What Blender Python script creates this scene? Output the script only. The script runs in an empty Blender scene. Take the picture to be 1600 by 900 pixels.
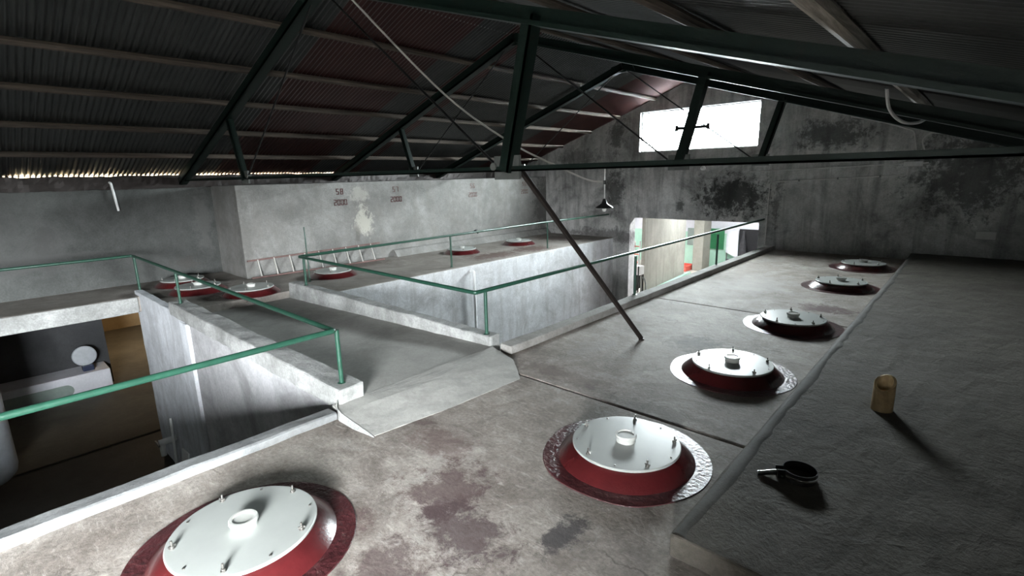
import bpy, bmesh, math, random
from mathutils import Vector, Matrix, noise
random.seed(7)
PI = math.pi
sc = bpy.context.scene
col = sc.collection
V = Vector

# ------------------------------------------------------------------ materials
def newmat(name):
    m = bpy.data.materials.new(name); m.use_nodes = True
    nt = m.node_tree; nt.nodes.clear()
    out = nt.nodes.new('ShaderNodeOutputMaterial')
    b = nt.nodes.new('ShaderNodeBsdfPrincipled')
    nt.links.new(b.outputs[0], out.inputs[0])
    return m, nt, b

def N(nt, t, **kw):
    n = nt.nodes.new(t)
    for k, v in kw.items(): setattr(n, k, v)
    return n

def noise_tex(nt, co, scale, detail=4, rough=.6, dist=0):
    n = N(nt, 'ShaderNodeTexNoise'); n.inputs['Scale'].default_value = scale
    n.inputs['Detail'].default_value = detail; n.inputs['Roughness'].default_value = rough
    n.inputs['Distortion'].default_value = dist
    nt.links.new(co, n.inputs['Vector']); return n.outputs['Fac']

def ramp(nt, fac, a, b, ca=(0, 0, 0, 1), cb=(1, 1, 1, 1)):
    r = N(nt, 'ShaderNodeValToRGB'); e = r.color_ramp.elements
    e[0].position = a; e[1].position = b; e[0].color = ca; e[1].color = cb
    nt.links.new(fac, r.inputs[0]); return r.outputs[0]

def mixc(nt, fac, a, b, mode='MIX'):
    m = N(nt, 'ShaderNodeMix', data_type='RGBA', blend_type=mode)
    for sock, v in ((m.inputs['Factor'], fac), (m.inputs['A'], a), (m.inputs['B'], b)):
        pass
    ia = [i for i in m.inputs if i.type == 'RGBA']; f = [i for i in m.inputs if i.type == 'VALUE'][0]
    for sock, v in ((f, fac), (ia[0], a), (ia[1], b)):
        if isinstance(v, (int, float)): sock.default_value = v
        elif isinstance(v, (tuple, list)): sock.default_value = tuple(v) if len(v) == 4 else tuple(v) + (1,)
        else: nt.links.new(v, sock)
    return [o for o in m.outputs if o.type == 'RGBA'][0]

def math_n(nt, op, a, b=None, clamp=False):
    m = N(nt, 'ShaderNodeMath', operation=op); m.use_clamp = clamp
    for i, v in enumerate((a, b)):
        if v is None: continue
        if isinstance(v, (int, float)): m.inputs[i].default_value = v
        else: nt.links.new(v, m.inputs[i])
    return m.outputs[0]

def concrete(name, dark, light, scale=1.5, grain=.25, stain=None, stain_amt=0.0, stain_scale=1.2,
             bump=.25, rough=.85, patches=(), streak=None, light_blotch=None, spec=.3, scuff=0):
    """Weathered concrete / plaster: blotches, grain, stains, and located patches (centre, radii, colour, strength)."""
    m, nt, b = newmat(name)
    co = N(nt, 'ShaderNodeTexCoord').outputs['Object']
    big = noise_tex(nt, co, scale, 6, .65, .3)
    c = mixc(nt, ramp(nt, big, .36, .64), dark, light)
    fine = noise_tex(nt, co, 38, 5, .75)
    g = ramp(nt, fine, .3, .7, (1 - grain,) * 3 + (1,), (1 + grain * .6,) * 3 + (1,))
    c = mixc(nt, 1.0, c, g, 'MULTIPLY')
    med = noise_tex(nt, co, 7, 6, .7, .6)
    c = mixc(nt, 1.0, c, ramp(nt, med, .3, .7, (1 - grain * .8,) * 3 + (1,), (1 + grain * .4,) * 3 + (1,)), 'MULTIPLY')
    if scuff:
        # dark pits, short pale trowel scuffs and hairline cracks
        vo = N(nt, 'ShaderNodeTexVoronoi'); vo.inputs['Scale'].default_value = 13; nt.links.new(co, vo.inputs['Vector'])
        pit = math_n(nt, 'MULTIPLY', ramp(nt, vo.outputs['Distance'], .04, .12, (1, 1, 1, 1), (0, 0, 0, 1)), ramp(nt, noise_tex(nt, co, 3.1, 3), .5, .6))
        c = mixc(nt, math_n(nt, 'MULTIPLY', pit, .5 * scuff), c, tuple(q * .4 for q in dark))
        ms = N(nt, 'ShaderNodeMapping'); ms.inputs['Rotation'].default_value = (0, 0, .35); ms.inputs['Scale'].default_value = (3.5, 15, 6); nt.links.new(co, ms.inputs[0])
        sn = noise_tex(nt, ms.outputs[0], 1.5, 9, .78, .4)
        c = mixc(nt, math_n(nt, 'MULTIPLY', ramp(nt, sn, .55, .66), .55 * scuff), c, tuple(min(1, q * 1.3) for q in light))
        c = mixc(nt, math_n(nt, 'MULTIPLY', ramp(nt, sn, .36, .45, (1, 1, 1, 1), (0, 0, 0, 1)), .5 * scuff), c, dark)
        wv = N(nt, 'ShaderNodeTexVoronoi', feature='DISTANCE_TO_EDGE'); wv.inputs['Scale'].default_value = .8
        wo = N(nt, 'ShaderNodeVectorMath', operation='ADD'); nt.links.new(co, wo.inputs[0])
        wn = N(nt, 'ShaderNodeTexNoise'); wn.inputs['Scale'].default_value = 3; wn.inputs['Detail'].default_value = 6; nt.links.new(co, wn.inputs['Vector'])
        nt.links.new(wn.outputs['Color'], wo.inputs[1]); nt.links.new(wo.outputs[0], wv.inputs['Vector'])
        ck = math_n(nt, 'MULTIPLY', ramp(nt, wv.outputs['Distance'], .004, .012, (1, 1, 1, 1), (0, 0, 0, 1)), ramp(nt, noise_tex(nt, co, 1.3, 3), .5, .56))
        c = mixc(nt, math_n(nt, 'MULTIPLY', ck, .6 * scuff), c, tuple(q * .45 for q in dark))
    if stain:
        s = noise_tex(nt, co, stain_scale, 8, .72, .9)
        c = mixc(nt, math_n(nt, 'MULTIPLY', ramp(nt, s, .5, .66), stain_amt), c, stain)
    if light_blotch:
        s = noise_tex(nt, co, 2.6, 8, .75, 1.2)
        c = mixc(nt, math_n(nt, 'MULTIPLY', ramp(nt, s, .57, .68), light_blotch[1]), c, light_blotch[0])
    if streak:
        mp = N(nt, 'ShaderNodeMapping'); mp.inputs['Scale'].default_value = (3.2, 3.2, .35)
        nt.links.new(co, mp.inputs[0])
        s = noise_tex(nt, mp.outputs[0], 1.6, 5, .65, .2)
        c = mixc(nt, math_n(nt, 'MULTIPLY', ramp(nt, s, .48, .68), streak[1]), c, streak[0])
    edge = noise_tex(nt, co, 6.5, 9, .8, .25)
    for cen, rad, pc, strength in patches:
        d = N(nt, 'ShaderNodeVectorMath', operation='SUBTRACT'); nt.links.new(co, d.inputs[0]); d.inputs[1].default_value = cen
        q = N(nt, 'ShaderNodeVectorMath', operation='DIVIDE'); nt.links.new(d.outputs[0], q.inputs[0]); q.inputs[1].default_value = rad
        l = N(nt, 'ShaderNodeVectorMath', operation='LENGTH'); nt.links.new(q.outputs[0], l.inputs[0])
        f = math_n(nt, 'ADD', l.outputs['Value'], math_n(nt, 'MULTIPLY', math_n(nt, 'SUBTRACT', edge, .5), 3.8))
        k = ramp(nt, f, .45, .9, (1, 1, 1, 1), (0, 0, 0, 1))
        c = mixc(nt, math_n(nt, 'MULTIPLY', k, strength), c, pc)
    nt.links.new(c, b.inputs['Base Color'])
    b.inputs['Roughness'].default_value = rough
    b.inputs['Specular IOR Level'].default_value = spec
    h = math_n(nt, 'ADD', math_n(nt, 'MULTIPLY', fine, .5), med)
    bp = N(nt, 'ShaderNodeBump'); bp.inputs['Strength'].default_value = bump; bp.inputs['Distance'].default_value = .02
    nt.links.new(h, bp.inputs['Height']); nt.links.new(bp.outputs[0], b.inputs['Normal'])
    return m

def paint(name, c, rough=.4, metal=0, var=.12, scale=12, bump=0, chips=None, coat=0, spec=.5, bump_scale=60):
    m, nt, b = newmat(name)
    co = N(nt, 'ShaderNodeTexCoord').outputs['Object']
    n = noise_tex(nt, co, scale, 5, .65)
    k = mixc(nt, 1.0, c, ramp(nt, n, .3, .7, (1 - var,) * 3 + (1,), (1 + var,) * 3 + (1,)), 'MULTIPLY')
    if chips:
        s = noise_tex(nt, co, chips[2], 6, .7, .4)
        k = mixc(nt, math_n(nt, 'MULTIPLY', ramp(nt, s, .58, .66), chips[1]), k, chips[0])
    nt.links.new(k, b.inputs['Base Color'])
    b.inputs['Roughness'].default_value = rough; b.inputs['Metallic'].default_value = metal
    b.inputs['Specular IOR Level'].default_value = spec
    b.inputs['Coat Weight'].default_value = coat; b.inputs['Coat Roughness'].default_value = .12
    if bump:
        bp = N(nt, 'ShaderNodeBump'); bp.inputs['Strength'].default_value = bump; bp.inputs['Distance'].default_value = .01
        nt.links.new(noise_tex(nt, co, bump_scale, 4, .6), bp.inputs['Height']); nt.links.new(bp.outputs[0], b.inputs['Normal'])
    return m

WINE = (.085, .05, .05)
floor_patches = [((-2.05, 1.62, 0), (.32, .34, 1), WINE, .75), ((-1.72, 1.45, 0), (.36, .24, 1), (.075, .05, .052), .8),
    ((-2.5, 1.95, 0), (.34, .2, 1), (.12, .075, .07), .55), ((-1.8, 1.05, 0), (.2, .28, 1), (.08, .05, .05), .7),
    ((-1.32, 1.74, 0), (.12, .2, 1), (.05, .045, .047), .85), ((-2.95, 2.05, 0), (.3, .14, 1), (.1, .07, .065), .5),
    ((-2.2, 1.1, 0), (.16, .18, 1), (.1, .06, .058), .6), ((-1.3, 7.25, 0), (.42, .3, 1), (.075, .035, .035), .85),
    ((-2.0, 4.95, 0), (.3, .3, 1), (.05, .05, .05), .55), ((-2.6, 3.42, 0), (.9, .16, 1), (.12, .085, .075), .55),
    ((-1.6, 3.3, 0), (1.0, .12, 1), (.1, .08, .07), .5), ((-2.75, 4.15, 0), (.2, .5, 1), (.26, .245, .23), .5),
    ((-2.4, 8.2, 0), (.6, 1.0, 1), (.33, .31, .29), .45), ((-3.1, 2.45, 0), (.12, .7, 1), (.1, .07, .065), .6)]
M = {}
M['floor'] = concrete('floor concrete', (.22, .19, .165), (.42, .385, .345), 1.1, .34, (.1, .08, .07), .6, 1.7, .35, .72, floor_patches,
                      light_blotch=((.45, .43, .4), .55), spec=.14, scuff=1)
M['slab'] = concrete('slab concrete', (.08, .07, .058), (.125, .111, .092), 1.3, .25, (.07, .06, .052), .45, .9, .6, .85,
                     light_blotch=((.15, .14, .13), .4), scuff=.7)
M['slabedge'] = concrete('slab edge mortar', (.09, .087, .08), (.125, .12, .11), 1.0, .12, (.06, .058, .053), .4, 2, .2, .85)
M['deck'] = concrete('bridge screed', (.29, .288, .268), (.4, .396, .37), .8, .12, (.15, .14, .128), .4, 1.0, .15, .85)
M['whitewash'] = concrete('whitewashed concrete', (.27, .275, .265), (.45, .455, .445), 2.0, .28, (.2, .2, .19), .55, 3.2, .6, .85)
M['kerb'] = concrete('kerb concrete', (.16, .166, .166), (.235, .243, .243), 2.2, .2, (.2, .2, .19), .5, 2.2, .4, .85)
M['kerb_far'] = concrete('far kerb concrete', (.22, .21, .195), (.34, .33, .31), 2.2, .2, (.15, .14, .13), .5, 2.2, .4, .85)
M['wallblue'] = concrete('lime plaster', (.58, .6, .63), (.74, .765, .8), 1.2, .15, (.24, .24, .245), .4, .9, .3, .9,
                         streak=((.26, .25, .25), .35))
M['underbridge'] = concrete('rough bare plaster', (.34, .34, .345), (.5, .5, .51), 1.0, .18, (.15, .145, .14), .5, .8, .4, .9)
M['tankface'] = concrete('tank face plaster', (.52, .53, .54), (.7, .71, .725), 1.1, .2, (.24, .23, .22), .5, 1.1, .3, .9,
                         streak=((.27, .255, .24), .4))
M['numwall'] = concrete('numbered tank plaster', (.2, .197, .187), (.31, .306, .292), 1.4, .2, (.19, .18, .165), .5, 1.2, .3, .9,
    [((-9.76, 5.93, .85), (.4, .26, .42), (.5, .48, .42), .75), ((-9.76, 5.85, 1.42), (.3, .3, .2), (.46, .44, .4), .6),
     ((-9.76, 5.75, .55), (.3, .1, .25), (.12, .11, .1), .6), ((-9.76, 12.0, .8), (.4, .5, 1.1), (.1, .1, .095), .8),
     ((-9.76, 3.5, .5), (.3, .12, 1.5), (.15, .145, .135), .6)], streak=((.19, .175, .16), .35))
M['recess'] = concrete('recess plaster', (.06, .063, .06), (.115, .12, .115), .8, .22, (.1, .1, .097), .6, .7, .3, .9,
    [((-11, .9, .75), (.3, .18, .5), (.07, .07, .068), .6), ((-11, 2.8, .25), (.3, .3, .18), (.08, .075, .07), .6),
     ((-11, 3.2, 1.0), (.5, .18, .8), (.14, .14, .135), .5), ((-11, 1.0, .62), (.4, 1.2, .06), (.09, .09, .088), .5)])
mold = (.022, .022, .021)
M['gable'] = concrete('mouldy gable plaster', (.42, .415, .405), (.72, .715, .7), .9, .22, (.06, .058, .055), .6, .8, .3, .92,
    [((-4.25, 12.2, 1.15), (.95, .6, .62), mold, .88), ((-7.35, 12.2, 1.25), (.34, .6, .7), (.05, .05, .048), .75),
     ((-7.35, 12.2, 2.75), (.28, .6, .6), (.05, .05, .048), .7), ((-2.4, 12.2, 2.4), (.8, .6, .4), (.035, .035, .034), .75),
     ((-.2, 12.2, 1.6), (1.0, .6, 1.0), (.03, .03, .03), .75), ((-5.5, 12.2, .9), (.14, .5, .2), (.045, .045, .043), .7),
     ((-3.3, 12.2, 1.0), (.12, .5, .6), (.06, .057, .054), .6), ((-8.6, 12.2, 2.2), (.9, .5, .3), (.05, .05, .048), .5),
     ((-7.2, 12.2, .05), (2.2, .5, .25), (.05, .045, .042), .6)], streak=((.075, .073, .07), .5))
M['pitfloor'] = concrete('dark pit floor', (.03, .028, .024), (.05, .047, .04), 1.0, .15, None, 0, 1, .2, .7)  # pit floor set darker than the lower room floor
M['roomfloor'] = concrete('lower room floor', (.1, .09, .07), (.15, .135, .105), .8, .12, None, 0, 1, .2, .8)
M['greywall'] = concrete('dark grey wall', (.05, .052, .055), (.075, .077, .08), .9, .1, None, 0, 1, .1, .9)
M['brownwall'] = concrete('ochre wall', (.24, .17, .09), (.32, .235, .13), .9, .1, None, 0, 1, .1, .9)
M['yardwhite'] = concrete('yard white plaster', (.68, .69, .74), (.8, .81, .86), .8, .08, None, 0, 1, .1, .9)
M['mint'] = concrete('mint green painted plaster', (.40, .66, .53), (.5, .76, .62), .7, .08, None, 0, 1, .1, .8)
M['yardfloor'] = concrete('yard concrete floor', (.42, .38, .33), (.55, .5, .44), .8, .12, (.35, .3, .27), .4, 1, .2, .85)
M['partition'] = concrete('streaked concrete partition', (.36, .355, .31), (.5, .49, .44), .6, .12, None, 0, 1, .2, .9,
                          streak=((.27, .26, .215), .6))
M['pillar'] = concrete('yard pillar', (.24, .235, .2), (.33, .325, .28), .8, .12, None, 0, 1, .2, .9)
M['stub'] = concrete('plain grey render', (.12, .12, .115), (.17, .17, .165), 1, .15, None, 0, 1, .2, .9)
M['green'] = paint('dark green steel paint', (.006, .0135, .0105, 1), .55, 0, .2, 9, .1, ((.012, .011, .009), .6, 14), 0, .2)
M['rail'] = paint('rail green gloss paint', (.016, .06, .039, 1), .32, 0, .2, 14, .25, ((.02, .05, .03), .5, 30))
M['red'] = paint('oxblood gloss paint', (.062, .0085, .0095, 1), .26, 0, .18, 9, .12, None, .25)
M['redring'] = paint('oxblood paint brushed on concrete', (.055, .015, .017, 1), .28, 0, .35, 7, .9, ((.25, .14, .13), .35, 16), .3, .5, 34)
M['lid'] = paint('white lid enamel', (.34, .358, .34, 1), .38, 0, .05, 5, .02)
M['cap'] = paint('white cap plastic', (.5, .51, .48, 1), .3, 0, .04)
M['bolt'] = paint('zinc bolt', (.3, .29, .27, 1), .35, .9, .2, 40)
M['black'] = paint('black iron', (.012, .012, .012, 1), .45, .2, .3, 20)
M['poleiron'] = paint('dark brown iron', (.022, .016, .014, 1), .5, .3, .3, 20)
M['chrome'] = paint('bright steel', (.6, .6, .6, 1), .15, 1, .05)
M['clampband'] = paint('dark clamp steel', (.03, .03, .03, 1), .3, .6, .2)
M['pvc'] = paint('white pvc', (.85, .86, .85, 1), .35, 0, .05)
M['conduit'] = paint('pale grey conduit', (.68, .67, .65, 1), .5, 0, .08)
M['cable'] = paint('pale cable', (.45, .43, .4, 1), .5, 0, .1)
M['galv'] = paint('galvanised steel', (.2, .21, .2, 1), .4, .6, .2)
M['ladderwood'] = paint('pale ladder rung', (.45, .43, .4, 1), .6, 0, .12)
M['ladderred'] = paint('red brown ladder rail', (.17, .1, .09, 1), .6, 0, .25)
M['stencil'] = paint('dark red stencil paint', (.085, .03, .03, 1), .8, 0, .25, 30)
M['stencilfade'] = paint('faded red stencil paint', (.16, .105, .098, 1), .8, 0, .25, 30)
M['lampblack'] = paint('black enamel', (.015, .015, .015, 1), .3)
M['lampwhite'] = paint('white enamel', (.8, .8, .78, 1), .3)
M['tan'] = paint('tan split wood', (.28, .2, .1, 1), .7, 0, .25, 18, .2)
M['tanpale'] = paint('pale cut wood', (.62, .47, .26, 1), .7, 0, .15, 18)
M['tankpale'] = paint('pale blue grey enamel', (.42, .45, .48, 1), .4, 0, .1)
M['panelgreen'] = paint('green shutter paint', (.035, .2, .085, 1), .45, 0, .08)
M['panelgrey'] = paint('grey green board', (.26, .32, .29, 1), .6, 0, .08)
M['redsteel'] = paint('red steel frame', (.62, .1, .07, 1), .5, 0, .1)
M['doorshade'] = paint('doorway shade black', (.01, .01, .012, 1), .7)
M['stove'] = paint('blackened metal', (.05, .05, .055, 1), .5, .3, .5, 8)
M['blue'] = paint('dark blue plastic', (.02, .03, .07, 1), .4)
M['frame'] = paint('white window steel', (.7, .7, .7, 1), .5)

def wood(name, a, b2):
    m, nt, b = newmat(name)
    co = N(nt, 'ShaderNodeTexCoord').outputs['Object']
    mp = N(nt, 'ShaderNodeMapping'); mp.inputs['Scale'].default_value = (26, 1.1, 26); nt.links.new(co, mp.inputs[0])
    n = noise_tex(nt, mp.outputs[0], 1.4, 6, .7, .5)
    nt.links.new(mixc(nt, ramp(nt, n, .35, .65), a, b2), b.inputs['Base Color']); b.inputs['Roughness'].default_value = .8
    return m
M['pole'] = wood('mouldy pale pole', (.1, .09, .075), (.34, .31, .27))
M['purlin'] = wood('weathered purlin timber', (.022, .017, .013), (.1, .076, .058))

def roof_mat(name, bands):
    """bands along the ridge: list of (y_start, 'g'|'r')"""
    m, nt, b = newmat(name)
    co = N(nt, 'ShaderNodeTexCoord').outputs['Object']
    sx = N(nt, 'ShaderNodeSeparateXYZ'); nt.links.new(co, sx.inputs[0])
    t = math_n(nt, 'DIVIDE', math_n(nt, 'ADD', sx.outputs[1], 4.0), 17.0)
    r = N(nt, 'ShaderNodeValToRGB'); r.color_ramp.interpolation = 'CONSTANT'
    cols = {'g': (.046, .049, .048, 1), 'r': (.05, .02, .018, 1), 'd': (.024, .025, .025, 1)}
    els = r.color_ramp.elements
    els[0].position = 0; els[0].color = cols[bands[0][1]]
    els[1].position = (bands[1][0] + 4) / 17; els[1].color = cols[bands[1][1]]
    for y, k in bands[2:]:
        e = els.new((y + 4) / 17); e.color = cols[k]
    nt.links.new(t, r.inputs[0])
    n = noise_tex(nt, co, 1.2, 6, .7, .4)
    c = mixc(nt, 1.0, r.outputs[0], ramp(nt, n, .3, .7, (.6, .6, .6, 1), (1.25, 1.22, 1.2, 1)), 'MULTIPLY')
    nt.links.new(c, b.inputs['Base Color']); b.inputs['Metallic'].default_value = .5
    b.inputs['Roughness'].default_value = .36
    return m
M['roof_left'] = roof_mat('corrugated sheet in grey and red strips', [(-4, 'g'), (3.45, 'r'), (5.42, 'g'), (6.02, 'r'), (6.62, 'g'), (10.3, 'r')])
M['roof_right'] = roof_mat('corrugated grey sheet', [(-4, 'd'), (2.0, 'g'), (5.9, 'd'), (6.6, 'g')])

def glass_mat():
    m = bpy.data.materials.new('dimmed window glass'); m.use_nodes = True
    nt = m.node_tree; nt.nodes.clear()
    o = N(nt, 'ShaderNodeOutputMaterial'); t = N(nt, 'ShaderNodeBsdfTransparent'); t.inputs[0].default_value = (.72, .745, .745, 1)  # pane tinted to weaken the daylight coming through
    g = N(nt, 'ShaderNodeBsdfGlossy'); g.inputs['Roughness'].default_value = .05
    mx = N(nt, 'ShaderNodeMixShader'); mx.inputs[0].default_value = .06
    nt.links.new(t.outputs[0], mx.inputs[1]); nt.links.new(g.outputs[0], mx.inputs[2]); nt.links.new(mx.outputs[0], o.inputs[0])
    return m
M['glass'] = glass_mat()

# ------------------------------------------------------------------ mesh builder
class MB:
    def __init__(s): s.v = []; s.f = []; s.mi = []
    def add(s, vs, fs, mi=0):
        o = len(s.v); s.v += [tuple(p) for p in vs]; s.f += [tuple(i + o for i in f) for f in fs]; s.mi += [mi] * len(fs); return s
    def box(s, lo, hi, mi=0):
        x0, y0, z0 = lo; x1, y1, z1 = hi
        return s.add([(x0, y0, z0), (x1, y0, z0), (x1, y1, z0), (x0, y1, z0), (x0, y0, z1), (x1, y0, z1), (x1, y1, z1), (x0, y1, z1)],
                     [(0, 3, 2, 1), (4, 5, 6, 7), (0, 1, 5, 4), (1, 2, 6, 5), (2, 3, 7, 6), (3, 0, 4, 7)], mi)
    def bar(s, a, b, w, h, up=(0, 0, 1), mi=0):
        a, b = V(a), V(b); d = (b - a).normalized(); u = V(up)
        r = d.cross(u)
        if r.length < 1e-4: r = d.cross(V((1, 0, 0)))
        r.normalize(); u = r.cross(d); r *= w / 2; u *= h / 2
        vs = [a - r - u, a + r - u, a + r + u, a - r + u, b - r - u, b + r - u, b + r + u, b - r + u]
        return s.add(vs, [(0, 1, 2, 3), (7, 6, 5, 4), (0, 4, 5, 1), (1, 5, 6, 2), (2, 6, 7, 3), (3, 7, 4, 0)], mi)
    def angle(s, a, b, w, t, up=(0, 0, 1), flip=1):
        """L-section steel: a flat flange and a standing web"""
        a, b = V(a), V(b); d = (b - a).normalized(); r = d.cross(V(up)).normalized(); u = r.cross(d)
        s.bar(a - u * (w / 2 - t / 2), b - u * (w / 2 - t / 2), w, t, up)
        o = r * flip * (w / 2 - t / 2)
        return s.bar(a + o, b + o, t, w, up)
    def tube(s, path, r, seg=10, mi=0, caps=True):
        path = [V(p) for p in path]; n = len(path); rings = []; prev = None
        for i, p in enumerate(path):
            t = (path[min(i + 1, n - 1)] - path[max(i - 1, 0)]).normalized()
            if prev is None:
                a = V((0, 0, 1)) if abs(t.z) < .9 else V((1, 0, 0)); x = t.cross(a).normalized()
            else:
                x = (prev - t * prev.dot(t)).normalized()
            prev = x; y = t.cross(x)
            k = 1.0
            if 0 < i < n - 1:
                c = max(.35, (path[i + 1] - path[i]).normalized().dot((path[i] - path[i - 1]).normalized()))
            rr = r[i] if isinstance(r, (list, tuple)) else r
            rings.append([p + (x * math.cos(2 * PI * j / seg) + y * math.sin(2 * PI * j / seg)) * rr for j in range(seg)])
        vs = [q for R in rings for q in R]; fs = []
        for i in range(n - 1):
            for j in range(seg):
                k = (j + 1) % seg; fs.append((i * seg + j, i * seg + k, (i + 1) * seg + k, (i + 1) * seg + j))
        if caps: fs += [tuple(range(seg))[::-1], tuple((n - 1) * seg + j for j in range(seg))]
        return s.add(vs, fs, mi)
    def lathe(s, prof, seg=48, c=(0, 0, 0), mi=0, a0=0, a1=2 * PI, wob=0):
        full = abs(a1 - a0 - 2 * PI) < 1e-6; m = seg if full else seg + 1; vs = []
        for (r, z) in prof:
            for j in range(m):
                a = a0 + (a1 - a0) * j / seg
                rr = r * (1 + (wob * noise.noise(V((math.cos(a) * 1.7 + c[0] * 3, math.sin(a) * 1.7 + c[1] * 3, r))) if wob else 0))
                vs.append((c[0] + rr * math.cos(a), c[1] + rr * math.sin(a), c[2] + z))
        fs = []
        for i in range(len(prof) - 1):
            for j in range(seg):
                k = (j + 1) % m; fs.append((i * m + j, i * m + k, (i + 1) * m + k, (i + 1) * m + j))
        if full and prof[0][0] > 1e-6: fs.append(tuple(range(m))[::-1])
        if full and prof[-1][0] > 1e-6: fs.append(tuple((len(prof) - 1) * m + j for j in range(m)))
        return s.add(vs, fs, mi)
    def prism(s, poly, axis, lo, hi, mi=0):
        """poly: 2-D outline; axis 'y' -> (x,z) outline, 'x' -> (y,z) outline, 'z' -> (x,y) outline"""
        n = len(poly)
        f = {'y': lambda p, t: (p[0], t, p[1]), 'x': lambda p, t: (t, p[0], p[1]), 'z': lambda p, t: (p[0], p[1], t)}[axis]
        vs = [f(p, lo) for p in poly] + [f(p, hi) for p in poly]
        return s.add(vs, [tuple(range(n)), tuple(range(2 * n - 1, n - 1, -1))] + [(i, i + n, (i + 1) % n + n, (i + 1) % n) for i in range(n)], mi)
    def build(s, name, mats, parent=None, smooth=False, bevel=0, world=True, rough=0, cuts=0, seg=2):
        me = bpy.data.meshes.new(name)
        off = V(parent_loc(parent)) if (parent and world) else V((0, 0, 0))
        me.from_pydata([V(p) - off for p in s.v], [], s.f)
        if not isinstance(mats, (list, tuple)): mats = [mats]
        for m in mats: me.materials.append(m)
        for p, i in zip(me.polygons, s.mi): p.material_index = i
        bm = bmesh.new(); bm.from_mesh(me)
        bmesh.ops.recalc_face_normals(bm, faces=bm.faces[:])
        if bevel:
            bmesh.ops.bevel(bm, geom=[e for e in bm.edges if e.is_manifold and e.calc_face_angle(0) > .5], offset=bevel, segments=seg, affect='EDGES', profile=.6, clamp_overlap=True)
        if cuts:
            for _ in range(cuts):
                le = [e for e in bm.edges if e.calc_length() > .09]
                bmesh.ops.subdivide_edges(bm, edges=le, cuts=1, use_grid_fill=True)
        if rough:
            for v in bm.verts:
                w = v.co + off
                v.co += V((noise.noise(w * 4 + V((9, 0, 0))), noise.noise(w * 4), noise.noise(w * 5 + V((0, 7, 0))))) * rough \
                      + V((noise.noise(w * 17 + V((3, 0, 0))), noise.noise(w * 17), noise.noise(w * 19))) * rough * .5
        bm.to_mesh(me); bm.free()
        if smooth:
            for p in me.polygons: p.use_smooth = True
            try: me.set_sharp_from_angle(angle=math.radians(40))
            except Exception: pass
        o = bpy.data.objects.new(name, me); col.objects.link(o)
        if parent: o.parent = parent
        return o

def parent_loc(o):
    p = V((0, 0, 0))
    while o: p += V(o.location); o = o.parent
    return p

def tag(o, label=None, cat=None, group=None, kind=None):
    for k, v in (('label', label), ('category', cat), ('group', group), ('kind', kind)):
        if v: o[k] = v
    return o
def thing(name, label, cat, loc=(0, 0, 0), group=None):
    o = bpy.data.objects.new(name, None); o.empty_display_size = .1; col.objects.link(o); o.location = loc
    return tag(o, label, cat, group)
def struct(o, label=None): return tag(o, label, None, None, 'structure')
def copy_tree(o, parent=None):
    c = o.copy(); col.objects.link(c); c.parent = parent
    for ch in list(o.children): copy_tree(ch, c)
    return c

# ------------------------------------------------------------------ roof geometry (planes measured along the purlins)
RX, YG, YR = -5.35, 12.2, -3.5
def zl(x): return 1.83 + .344 * (x + 11)
def zr(x): return 3.80 - .31 * (x - RX)
def zroof(x): return zl(x) if x < RX else zr(x)

# ------------------------------------------------------------------ setting: floors
b = MB()
for (y0, y1) in ((-3.5, 3.165), (3.19, 6.525), (6.545, 12.2)): b.box((-3.45, y0, -.12), (.8, y1, 0))
o = b.build('floor', M['floor'], None, bevel=.012); struct(o, 'stained concrete top of the near row of tanks')
o = MB().box((-3.45, -3.5, -2.8), (.8, 12.2, -.1)).build('wall_near_tanks', M['underbridge']); struct(o)

b = MB()
n = 46; xs = -.862
top = []
b.box((xs, 1.97, 0), (.8, 12.2, .125))
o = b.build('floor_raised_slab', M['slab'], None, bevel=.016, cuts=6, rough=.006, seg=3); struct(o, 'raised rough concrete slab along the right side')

b = MB(); ys_ = [1.985 + i * .05 for i in range(204)]; inner = []
for y in ys_: inner.append((-.78 + .03 * noise.noise(V((y * 1.3, 0, 2))) + .025 * noise.noise(V((y * 7, 3, 0))), y, .1285))
vs = [(-.858, y, .119) for y in ys_] + [(-.835, y, .132) for y in ys_] + [(x - .02, y, .1305) for x, y, z in inner] + [(x, y, .122) for x, y, z in inner]; n_ = len(ys_)
b.add(vs, [(k * n_ + i, k * n_ + i + 1, (k + 1) * n_ + i + 1, (k + 1) * n_ + i) for k in range(3) for i in range(n_ - 1)])
struct(b.build('trim_slab_edge', M['slabedge'], None, smooth=True, rough=.003), 'smooth mortar strip along the edge of the raised slab')
o = MB().box((-20, -3.5, -2.9), (-10.95, 12.5, -2.8)).build('floor_lower_room', M['roomfloor']); struct(o)
o = MB().box((-10.95, -3.5, -2.95), (-3.45, 12.5, -2.82)).build('floor_pit', M['pitfloor']); struct(o)

# far tank platform
b = MB()
b.box((-9.8, 3.45, -.3), (-7.42, 12.2, 0)); b.box((-11.0, 1.86, -.14), (-8.1, 3.46, 0)); b.box((-11.2, -3.5, -.25), (-9.7, 1.87, 0))
far_p = [((-7.95, 8.0, 0), (.5, .9, 1), (.09, .05, .042), .8), ((-7.9, 9.3, 0), (.5, .7, 1), (.09, .05, .042), .8), ((-8.6, 11.2, 0), (1.0, .6, 1), (.075, .045, .04), .7),
         ((-9.3, 2.7, 0), (1.3, .45, 1), (.06, .035, .032), .7), ((-9.3, 5.4, 0), (.3, 1.2, 1), (.09, .06, .052), .6)]
M['farfloor'] = concrete('far platform concrete', (.2, .18, .16), (.34, .315, .285), 1.0, .18, (.12, .09, .08), .45, 1.0, .25, .65, far_p)
o = b.build('floor_far_platform', M['farfloor'], None, bevel=.012); struct(o, 'concrete top of the far row of tanks')
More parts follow.
